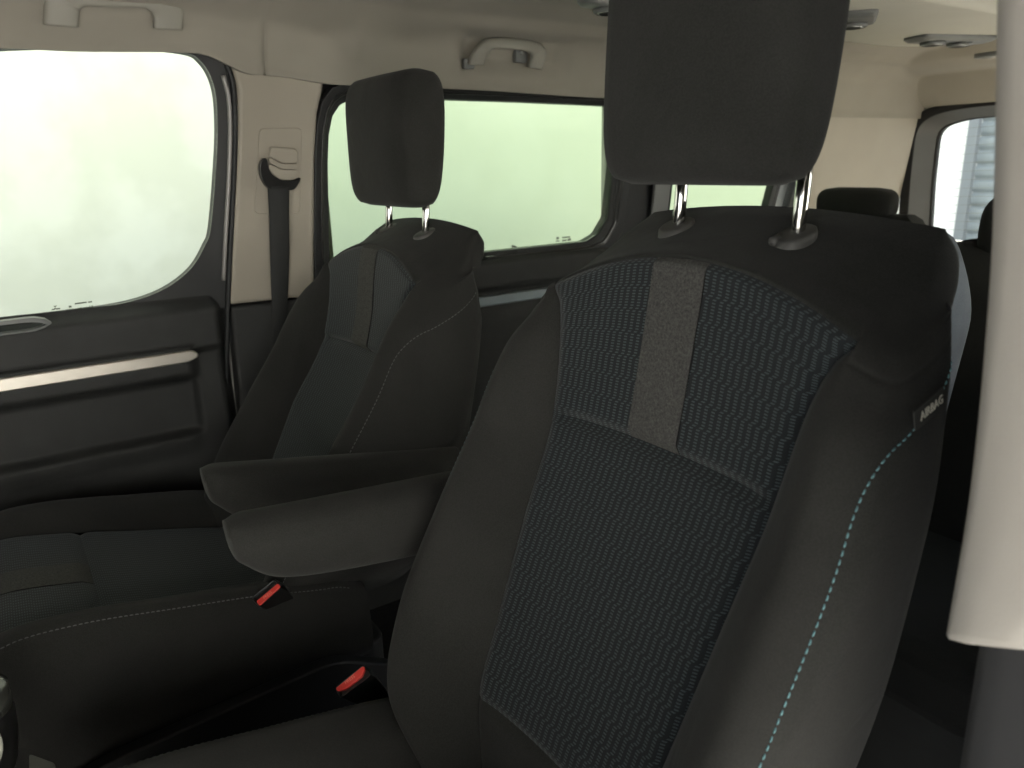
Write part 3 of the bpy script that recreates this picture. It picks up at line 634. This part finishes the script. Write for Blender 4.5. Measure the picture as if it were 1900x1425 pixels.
# ------------------------------------------------------------------ headliner: one sheet from the far window tops over to the near side
pts0 = [(-1.616, 0.0), (-1.614, .022), (-1.600, .068), (-1.575, .104), (-1.515, .140), (-1.470, .152), (-1.40, .164), (-1.22, .172), (-.93, .178)]
cp = np.array(pts0+[(-1.86-x, z) for x, z in pts0[-2::-1]])
ys = np.unique(np.r_[np.linspace(-.55, .45, 50), np.linspace(.45, 1.35, 150), np.linspace(1.35, 2.3, 60), np.linspace(2.3, 3.0, 110)]); tp = np.unique(np.r_[np.linspace(0, 6, 150), np.linspace(6, 16, 90)])
prof = catmull(cp, tp)
V = []
for y in ys:
    zt = 1.350+.004*sst(y, -.1, .15)+.008*sst(y, .15, .38)-.035*sst(y, .385, .49)-.012*sst(y, .53, .66)-.010*sst(y, .9, 1.5)-.036*sst(y, 1.6, 2.4)
    ft = sst(y, .36, .50)
    x = prof[:, 0].copy(); z = zt+prof[:, 1]*(1.50-zt)/.178
    farside = x < -1.3
    # header trim joint in front of the pillar
    g = .007*math.exp(-((y-.507-.10*0)/.006)**2); nx = np.where(farside, -1, 0); bend = np.clip((1.48-z)/.15, 0, 1)
    x += g*nx*bend; z += g*.6*bend
    if y < .507: x += farside*.008*bend*sst(y, .36, .507)
    # swellings and hollow behind the joint, pocket behind the grab handle
    for (yc, zc, sy, sz, a) in ((.62, 1.405, .05, .030, -.012), (.70, 1.40, .028, .03, .010), (.83, 1.40, .05, .035, -.010), (.93, 1.37, .03, .03, .006)):
        b = a*np.exp(-((y-yc)/sy)**2-((z-zc)/sz)**2)*farside; x += b; z -= b*.5
    pk = (sst(y, .935, .975)*(1-sst(y, 1.225, 1.285)))*sst(z, 1.335, 1.385)*(1-sst(z, 1.425, 1.447))*farside
    x -= .022*pk; z += .006*pk
    ridge = .006*np.exp(-((z-1.452)/.010)**2)*farside*sst(y, .75, 1.0); z -= ridge
    zr = float(pchip(y, [2.0, 2.30, 2.54, 2.60, 2.68, 2.74, 2.84, 2.87, 2.91, 2.95, 3.0], [1.62, 1.535, 1.522, 1.500, 1.444, 1.428, 1.418, 1.392, 1.352, 1.326, 1.308]))
    k = 130.; z = -np.log(np.exp(-k*(z-1.4))+np.exp(-k*(zr-1.4)))/k+1.4
    V.append(np.column_stack([x, np.full(len(x), y), z]))
n = len(tp); V = np.array(V).reshape(-1, 3)
hl = obj('ceiling', V, grid_faces(len(ys), n), HLN); setp(hl, kind='structure')
sdf = hl.modifiers.new('solid', 'SOLIDIFY'); sdf.thickness = .02; sdf.offset = 0
hl['label'] = 'beige cloth headliner over the cabin'

# ------------------------------------------------------------------ grab handles
def grab(label, outer, inner, off, bulge):
    """outer/inner: matching pixel paths (foot, rise, bar, fall, foot) of the bar's outside and inside edges"""
    t = np.linspace(0, len(outer)-1, 60); O = catmull([on(*p, 0, -1.6+off) for p in outer], t); I = catmull([on(*p, 0, -1.6+off) for p in inner], t)
    c = (O+I)/2; r = thing('grab_handle', label, 'grab handle', tuple(c.mean(0)), 'roof grab handles')
    rings = []
    for k, (a, b) in enumerate(zip(O, I)):
        m = (a+b)/2; h = (a-b)/2; s_ = k/59; lift = bulge*min(1, 4.5*min(s_, 1-s_)); nx = np.array([1., 0, -.35]); nx /= np.linalg.norm(nx); ring = []
        for q in range(20):
            w_ = 2*math.pi*q/20; ca, sa = math.cos(w_), math.sin(w_); ring.append(m+h*np.sign(ca)*abs(ca)**.6+nx*(lift+.010*np.sign(sa)*abs(sa)**.6))
        rings.append(ring)
    MB().loft(rings).obj('bar', HAN, r); return r, O, I
gr, O, I = grab('curved grab handle in its recess above the sliding door window', [(868, 119), (872, 98), (885, 76), (905, 67), (950, 68), (985, 74), (1000, 83), (1008, 100), (1003, 128)], [(896, 119), (899, 100), (901, 92), (908, 87), (940, 88), (965, 92), (977, 97), (980, 108), (978, 124)], .012, .016)
q = on(962, 102, 0, -1.607); MB().box(q-[.004, .016, .018], q+[.012, .018, .016]).obj('coat_hook', GRD, gr, bevel=.003, smooth=False)
MB().tube([q+[.012, 0, .004], q+[.018, 0, .004]], .005, 12).obj('screw_cap', LAMP, gr)
q = on(870, 118, 0, -1.600); MB().box(q-[.004, .018, .012], q+[.010, .010, .010]).obj('mounting_foot', GRD, gr, bevel=.003, smooth=False)
grab('grab handle cut by the top of the picture, above the front door window', [(80, 45), (80, 0), (84, -30), (110, -45), (190, -44), (300, -42), (326, -25), (338, 15), (338, 55)], [(146, 50), (146, 22), (149, 14), (160, 10), (190, 11), (255, 13), (271, 16), (281, 28), (284, 52)], .012, .010)

# ------------------------------------------------------------------ roof air duct with vents
du = thing('overhead_duct', 'long pale grey roof duct with round air vents and reading lamps', 'air duct', (-1.07, 1.6, 1.43))
pg = [(-1.185, .93), (-1.215, 1.2), (-1.272, 1.9), (-1.275, 2.18), (-1.20, 2.30), (-.93, 2.30), (-.875, 2.2), (-.872, 1.4), (-.90, .93)]
pg = [np.array((x, y, 0.)) for x, y in pg]; b0 = resample(rounded(pg, .06), 120); ce = b0.mean(0)
lev = lambda z, s_, m_=1: b0*[1, 1, 0]+(b0-ce)*s_+[0, 0, z]
MB().loft([lev(1.515, .10), lev(1.465, .06), lev(1.440, .02), lev(1.432, -.005), lev(1.4295, -.04)]).obj('duct_body', GRY, du, autos=60)
def pod(c, ang, ln, wd, nv):
    c = np.array(c); a = math.radians(ang); d = np.array([math.cos(a), math.sin(a), 0]); u = np.array([-d[1], d[0], 0])
    P = lambda s_, t_, h=0: c+d*s_+u*t_+np.array([0, 0, -h])
    base = resample(rounded([P(-ln, -wd*.7), P(ln*.8, -wd), P(ln, 0), P(ln*.8, wd), P(-ln, wd*.7)], .015), 60); cc = base.mean(0)
    po = MB().loft([base, base+[0, 0, -.006], cc+(base-cc)*.9+[0, 0, -.012], cc+(base-cc)*.8+[0, 0, -.013]]).obj('vent_pod', GRD, du, autos=50)
    for s_ in nv:
        for (r0, r1, z0, m, nm) in ((.030, .024, .013, GRD, 'vent_ring'), (.020, .004, .014, PLD, 'vent_rotor')):
            ring = lambda r, z: [P(s_+r*math.cos(t), r*math.sin(t), z) for t in np.linspace(0, 6.283, 30, endpoint=False)]
            MB().loft([ring(r0, z0), ring(r0*.97, z0+.006), ring(r0*.88, z0+.008), ring(r1, z0+.003)]).obj(nm, m, po)
        ring = lambda r, z: [P(s_+r*math.cos(t), r*math.sin(t), z) for t in np.linspace(0, 6.283, 20, endpoint=False)]
        MB().loft([ring(.0225, .0195), ring(.0235, .0215), ring(.0215, .0215)], cap=False).obj('chrome_ring', LAMP, po)
pod((-1.035, 1.60, 1.4295), 130, .075, .05, (.02,))
pod((-1.10, 2.13, 1.4295), 75, .125, .055, (-.06, .03))
pod((-1.16, 1.02, 1.4295), 95, .07, .03, (0,))
MB().prism(resample(rounded([(-1.02, 2.20, 1.4275), (-.93, 2.13, 1.4275), (-.90, 2.20, 1.4275), (-.98, 2.28, 1.4275)], .01), 40), (0, 0, -.008)).obj('cover_plate', GRY, du, bevel=.002)
rl = thing('reading_lamp', 'small chrome rimmed lamp in the rear ceiling beside the pale pillar at right', 'lamp', (-1.33, 2.60, 1.43))
c0 = on(1838, 105, 1, 2.60); ring = lambda r, z: [c0+np.array([r*1.4*math.cos(t), r*math.sin(t)*.6, z]) for t in np.linspace(0, 6.283, 30, endpoint=False)]
ROOT[rl] = c0; rl.location = tuple(c0)
MB().loft([ring(.034, .012), ring(.034, 0), ring(.028, -.003), ring(.022, 0)]).obj('rim', GRD, rl); MB().loft([ring(.021, .002), ring(.012, -.004), ring(.003, -.005)]).obj('lens', LAMP, rl)

# ------------------------------------------------------------------ rear seats
def rear_seat(label, c, w, ztop, hr, m=FAB, top=.10):
    x0, y0 = c; r = thing('passenger_seat', label, 'car seat', (x0, y0, .01), 'rear passenger seats')
    rings = []
    for h in np.linspace(0, 1, 40):
        z = .42+(ztop-.42)*h; k = (1-h**14)**.5 if h < 1 else .05; wd = w*(1-.16*sst(h, .75, 1))*(1-.22*(1-k)); dp = .060*(.25+.75*k); yo = y0+.16*h
        rings.append([(x0+wd*np.sign(math.cos(a))*abs(math.cos(a))**.35, yo+dp*np.sign(math.sin(a))*abs(math.sin(a))**.5-(.03*abs(math.cos(a))**4 if math.sin(a) < 0 else 0), z) for a in np.linspace(0, 2*math.pi, 48, endpoint=False)])
    b = MB().loft(rings).obj('backrest', m, r)
    rg = []
    for h in np.linspace(0, 1, 20):
        k = max((1-abs(2*h-1)**3.2)**.42 if 0 < h < 1 else .03, .05); rg.append([(x0+hr[3]+hr[0]*(.5+.5*k)*np.sign(math.cos(a))*abs(math.cos(a))**.45, y0+.15+hr[4]+.045*(.35+.65*k)*np.sign(math.sin(a))*abs(math.sin(a))**.6, hr[1]+(hr[2]-hr[1])*h) for a in np.linspace(0, 2*math.pi, 40, endpoint=False)])
    hd = MB().loft(rg).obj('headrest', FAB, r)
    for s_ in (-.05, .05): MB().tube([(x0+hr[3]+s_, y0+.155, ztop-.04), (x0+hr[3]+s_, y0+.155, hr[1]+.02)], .006, 10).obj('headrest_post', CHR, hd)
    MB().prism(rounded([(x0-w, y0-.42, .34), (x0+w, y0-.42, .34), (x0+w, y0+.05, .34), (x0-w, y0+.05, .34)], .05), (0, 0, .12)).obj('cushion', m, r, bevel=.03, seg=4)
    MB().box((x0-.17, y0-.3, .02), (x0+.17, y0+.1, .34)).obj('seat_base', PLD, r, bevel=.01, smooth=False)
    return r
rear_seat('rear seat with a low wide headrest in front of the pale end pillar', (-1.345, 2.06), .235, .975, (.125, .955, 1.050, -.02, 0))
rear_seat('dark rear seat with tall headrest seen against the tailgate window', (-.575, 1.42), .225, .985, (.150, .93, 1.080, .02, 0))
rear_seat('rear seat with window light painted into its blue grey shoulder, showing past the near front seat', (-.800, 1.12), .235, 1.030, (.11, 1.0, 1.042, -.12, 0), FABR)

# ------------------------------------------------------------------ near B pillar right in front of the lens, near side body
npil = thing('door_pillar', 'pale blurred pillar trim close to the lens on the right edge', 'pillar trim', (-.15, .46, 0))
e = [on(1850, -60, 1, .440), on(1850, 0, 1, .440), on(1838, 500, 1, .44), on(1806, 900, 1, .44), on(1762, 1185, 1, .44)]
Vv = []; tt = np.linspace(0, 4, 60); ed = catmull(e, tt)
prf = [(.002, .36), (.0, .08), (.0, .010), (.002, .003), (.008, -.001), (.030, -.004), (.060, -.005), (.082, -.004), (.089, .0), (.093, .03)]
for k, q in enumerate(ed):
    sh = q; 
    wz = float(np.clip(.46+(q[2]-.862)*4.2, .46, 1.5))
    for dx, dy in prf: Vv.append((sh[0]+dx*wz, sh[1]+dy, q[2]+.5*dx*wz*float(np.clip((k-50)/9, 0, 1))))
up_ = obj('upper_trim', Vv, grid_faces(60, len(prf)), BEC, npil); s2 = up_.modifiers.new('solid', 'SOLIDIFY'); s2.thickness = .004; s2.offset = -1
Vv = []
for z in np.linspace(.900, .15, 30):
    for dx, dy in ((.010, .36), (.009, .12), (.009, .03), (.011, .014), (.018, .009), (.030, .008), (.045, .007), (.060, .007), (.068, .012), (.072, .04)): Vv.append((-.181+dx+.10*(.862-z)*.12, .440+dy, z))
obj('lower_trim', Vv, grid_faces(30, 10), mat('dark_grey_pillar_plastic', (.020, .020, .021), .8, bump=.2, bscale=900), npil)
ns = thing('near_side_panel', 'near side of the cabin behind the pale pillar, with a wide window', 'side panel', (-.13, 1.8, .1))
def nx_(z): return -.14-.10*(z-.9)
def nq(y, z, o_=0): return np.array([nx_(z)+o_, y, z])
ob1 = resample([nq(.55, .10), nq(3.02, .10), nq(3.02, 1.45), nq(.55, 1.45)], 160); ib1 = resample(rounded([nq(.72, .93), nq(2.75, .93), nq(2.75, 1.27), nq(.72, 1.27)], .05), 160)
MB().ring(ob1, align(ob1, ib1), (.03, 0, 0)).obj('panel', PLD, ns, smooth=False); MB().prism(ib1+[.015, 0, 0], (.004, 0, 0)).obj('window_glass', GLR, ns, smooth=False)

lc_ = thing('bounce_cover', 'unseen pale beige load cover added behind the rear seats to bounce light', 'load cover', (-.93, 2.7, .5))
MB().prism(rounded([(-1.64, 2.42, .56), (-.22, 2.42, .56), (-.22, 2.97, .56), (-1.64, 2.97, .56)], .02), (0, 0, .025)).obj('panel', mat('pale_bounce_cover', (.62, .56, .46), .8), lc_, bevel=.005, smooth=False)  # pale panel added out of view to throw light onto the rear ceiling
MB().box((-.115, .475, .2), (-.060, .50, 1.30)).obj('body_edge', BOD, npil, bevel=.01)
# ------------------------------------------------------------------ floor, gear knob, console corner
fl = MB().box((-1.70, -.9, -.03), (-.12, 3.05, .012)).obj('floor', CAR, None, smooth=False); setp(fl, 'black carpeted van floor', kind='structure')
gk = thing('gear_lever', 'black knob with a pale cap, cut by the left edge below the far seat', 'gear lever', (-.9, -.10, .3))
kc = np.array([-.908, -.106, .548]); kd = np.array([.1, 0, 1.])
rings = []
for h, r0 in ((-.07, .012), (-.05, .020), (-.03, .028), (0, .034), (.03, .036), (.055, .033), (.07, .024), (.078, .010)):
    rings.append([kc+np.array([r0*math.cos(t), r0*math.sin(t), h]) for t in np.linspace(0, 6.283, 40, endpoint=False)])
kn = MB().loft(rings).obj('knob', PLG, gk)
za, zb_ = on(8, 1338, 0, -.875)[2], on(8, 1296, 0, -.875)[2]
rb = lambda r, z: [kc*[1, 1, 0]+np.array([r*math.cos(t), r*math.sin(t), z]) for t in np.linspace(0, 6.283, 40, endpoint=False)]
MB().loft([rb(.030, za), rb(.0355, za+.001), rb(.0362, (za+zb_)/2), rb(.0355, zb_-.001), rb(.030, zb_)]).obj('highlight_band', mat('painted_knob_highlight', (.035, .036, .032), .22), kn)  # ring of lighter colour stands in for the highlight on the knob
MB().tube([kc+[0, 0, -.06], kc+[-.01, -.01, -.2]], .010, 12).obj('stem', PLD, gk)
pp = on(3, 1375, 0, kc[0]+.02); n_ = (CAM-kc); n_ /= np.linalg.norm(n_)
a1 = np.cross(n_, [0, 0, 1]); a1 /= np.linalg.norm(a1); a2 = np.cross(n_, a1); oc = on(-40, 1390, 0, -.868)
rg = lambda r, h: [oc+a1*r*math.cos(t)+a2*r*math.sin(t)*1.3+n_*h for t in np.linspace(0, 6.283, 30, endpoint=False)]
MB().loft([rg(.0215, -.012), rg(.0215, .001), rg(.0195, .003)]).obj('cap', mat('pale_cap', (.36, .37, .31), .4), kn)
cc = thing('console_tray', 'dark brown grey tray corner at the bottom edge beside the gear lever', 'tray', (-.9, -.06, .3))
cq = [on(54, 1398, 2, .50), on(103, 1416, 2, .50), on(108, 1500, 2, .50), on(54, 1500, 2, .50)]
MB().prism(rounded(cq, .006), (0, 0, -.10)).obj('tray', mat('brown_grey_plastic', (.05, .046, .04), .6), cc, bevel=.003)

# ------------------------------------------------------------------ outside
gr = MB().box((-60, -60, -.62), (60, 60, -.50)).obj('ground', CON, None, smooth=False); setp(gr, 'concrete yard outside', kind='structure')
wa = MB().box((-3.75, -9, -.5), (-3.5, 6.5, 4.9)).obj('yard_wall', mat('wall_render', (.575, .58, .495), .9, bump=.5, bscale=60, var=.02, vscale=.9), None, smooth=False); setp(wa, 'bright white rendered wall seen through the far side windows', 'wall')
nb = thing('bounce_building', 'unseen white building added across the yard to bounce sunlight into the open door side', 'building', (5, 0, -.5))
MB().box((5, -9, -.5), (5.3, 9, 4.6)).obj('wall', WHT, nb, smooth=False)  # unseen wall added to bounce sunlight in through the open door
gb = thing('garage_building', 'white garage building with grey shutter seen through the rear window', 'building', (-2, 7.2, -.5))
MB().box((-9, 7.0, -.5), (-3.30, 7.3, 4)).box((-3.30, 7.0, 2.6), (4, 7.3, 4)).obj('wall', WHT, gb, smooth=False)
MB().box((-3.345, 6.93, -.5), (-3.265, 6.998, 2.6)).obj('guide_rail', mat('rail_grey', (.16, .18, .19), .5), gb, bevel=.006, smooth=False)
Zs = np.arange(-.5, 2.62, .0115); Yo = np.array([6.985+.03*abs((z/.115) % 1-.5)**3*8 for z in Zs])
obj('shutter', [(x, y, z) for z, y in zip(Zs, Yo) for x in (-3.27, 2.5)], grid_faces(len(Zs), 2), SHU, gb, smooth=False)
# ------------------------------------------------------------------ roof skin, dashboard and nose (they shade the cabin)
rf = MB().box((-1.80, -.75, 1.53), (-.06, 3.10, 1.57)).box((-1.80, -.75, 1.42), (-1.66, 3.10, 1.53)).box((-1.80, .5, 1.312), (-1.69, 3.10, 1.42)).box((-.10, .45, 1.30), (-.06, 3.10, 1.53)).box((-1.70, 3.04, 1.29), (-.10, 3.10, 1.53)).obj('roof', BOD, None, smooth=False); setp(rf, 'grey painted roof of the van', kind='structure')
db_ = thing('dashboard', 'black dashboard ahead of the front seats', 'dashboard', (-.93, -1.0, .3))
pd = [(-1.72, -.62, .30), (-1.72, -.60, .80), (-1.72, -.68, .92), (-1.72, -.95, .97), (-1.72, -1.45, .90), (-1.72, -1.45, .0), (-1.72, -.95, .0)]
MB().prism(rounded(pd, .05), (1.58, 0, 0)).obj('panel', PLD, db_)
ws = thing('windscreen', 'windscreen with an unseen dark sheet added inside to block light', 'windscreen', (-.93, -1.1, .9))
MB().prism([(-1.72, -1.42, .90), (-.14, -1.42, .90), (-.14, -.74, 1.56), (-1.72, -.74, 1.56)], (0, .004, .004)).obj('glass', GLR, ws, smooth=False)
MB().prism([(-1.70, -1.39, .91), (-.16, -1.39, .91), (-.16, -.74, 1.54), (-1.70, -.74, 1.54)], (0, .006, .006)).obj('light_block_sheet', RUB, ws, smooth=False)  # dark sheet added behind the glass to block light from the front
cpt = thing('added_canopy', 'unseen dark roof added over the open side of the van to block sky light', 'added_canopy', (1.4, -1, -.5))
MB().box((.02, -5.0, 2.10), (2.6, .9, 2.16)).obj('roof', mat('light_blocker_dark', (.05, .045, .04), .8, bump=.5, bscale=30), cpt, smooth=False)  # unseen roof added to keep steep sky light off the seats
for yy_ in (-4.9, .6): MB().box((2.45, yy_-.05, -.5), (2.55, yy_+.05, 2.10)).obj('post', mat('added_canopy_post', (.08, .07, .06), .8), cpt, bevel=.005, smooth=False)
# ------------------------------------------------------------------ light: sky and sun
SUN_EL, SUN_AZ = math.radians(40), (-0.45, 0.85)      # sun behind the van and beyond its far side
w = bpy.data.worlds.new('World'); sc.world = w; w.use_nodes = True; nt = w.node_tree
bg = nt.nodes['Background']; sky = nt.nodes.new('ShaderNodeTexSky'); sky.sky_type = 'NISHITA'; sky.sun_disc = False
sd_ = np.array([SUN_AZ[0]*math.cos(SUN_EL), SUN_AZ[1]*math.cos(SUN_EL), math.sin(SUN_EL)]); sd_ /= np.linalg.norm(sd_)
sky.sun_elevation = SUN_EL; sky.sun_rotation = math.atan2(SUN_AZ[0], SUN_AZ[1]); sky.dust_density = 2.0
hs = nt.nodes.new('ShaderNodeHueSaturation'); hs.inputs['Saturation'].default_value = .35   # hazy white sky
nt.links.new(sky.outputs[0], hs.inputs['Color']); nt.links.new(hs.outputs[0], bg.inputs['Color']); bg.inputs['Strength'].default_value = .12
ld = bpy.data.lights.new('sun', 'SUN'); ld.energy = 3.0; ld.angle = math.radians(3); ld.color = (1, .95, .87)
lo_ = bpy.data.objects.new('sun', ld); C.objects.link(lo_); lo_.rotation_euler = Vector(sd_).to_track_quat('Z', 'Y').to_euler(); lo_.location = (3, 4, 6)

sc.view_settings.view_transform = 'Standard'; sc.view_settings.look = 'None'; sc.view_settings.gamma = 1; sc.view_settings.use_curve_mapping = False
sc.view_settings.exposure = 3.42
sc.render.engine = 'CYCLES'; cy = sc.cycles
cy.use_denoising = True
try: cy.denoiser = 'OPENIMAGEDENOISE'
except Exception: pass
cy.max_bounces = 10; cy.diffuse_bounces = 6; cy.glossy_bounces = 4; cy.transparent_max_bounces = 12; cy.sample_clamp_indirect = 8; cy.caustics_reflective = False
sc.render.resolution_x, sc.render.resolution_y = 1024, 768
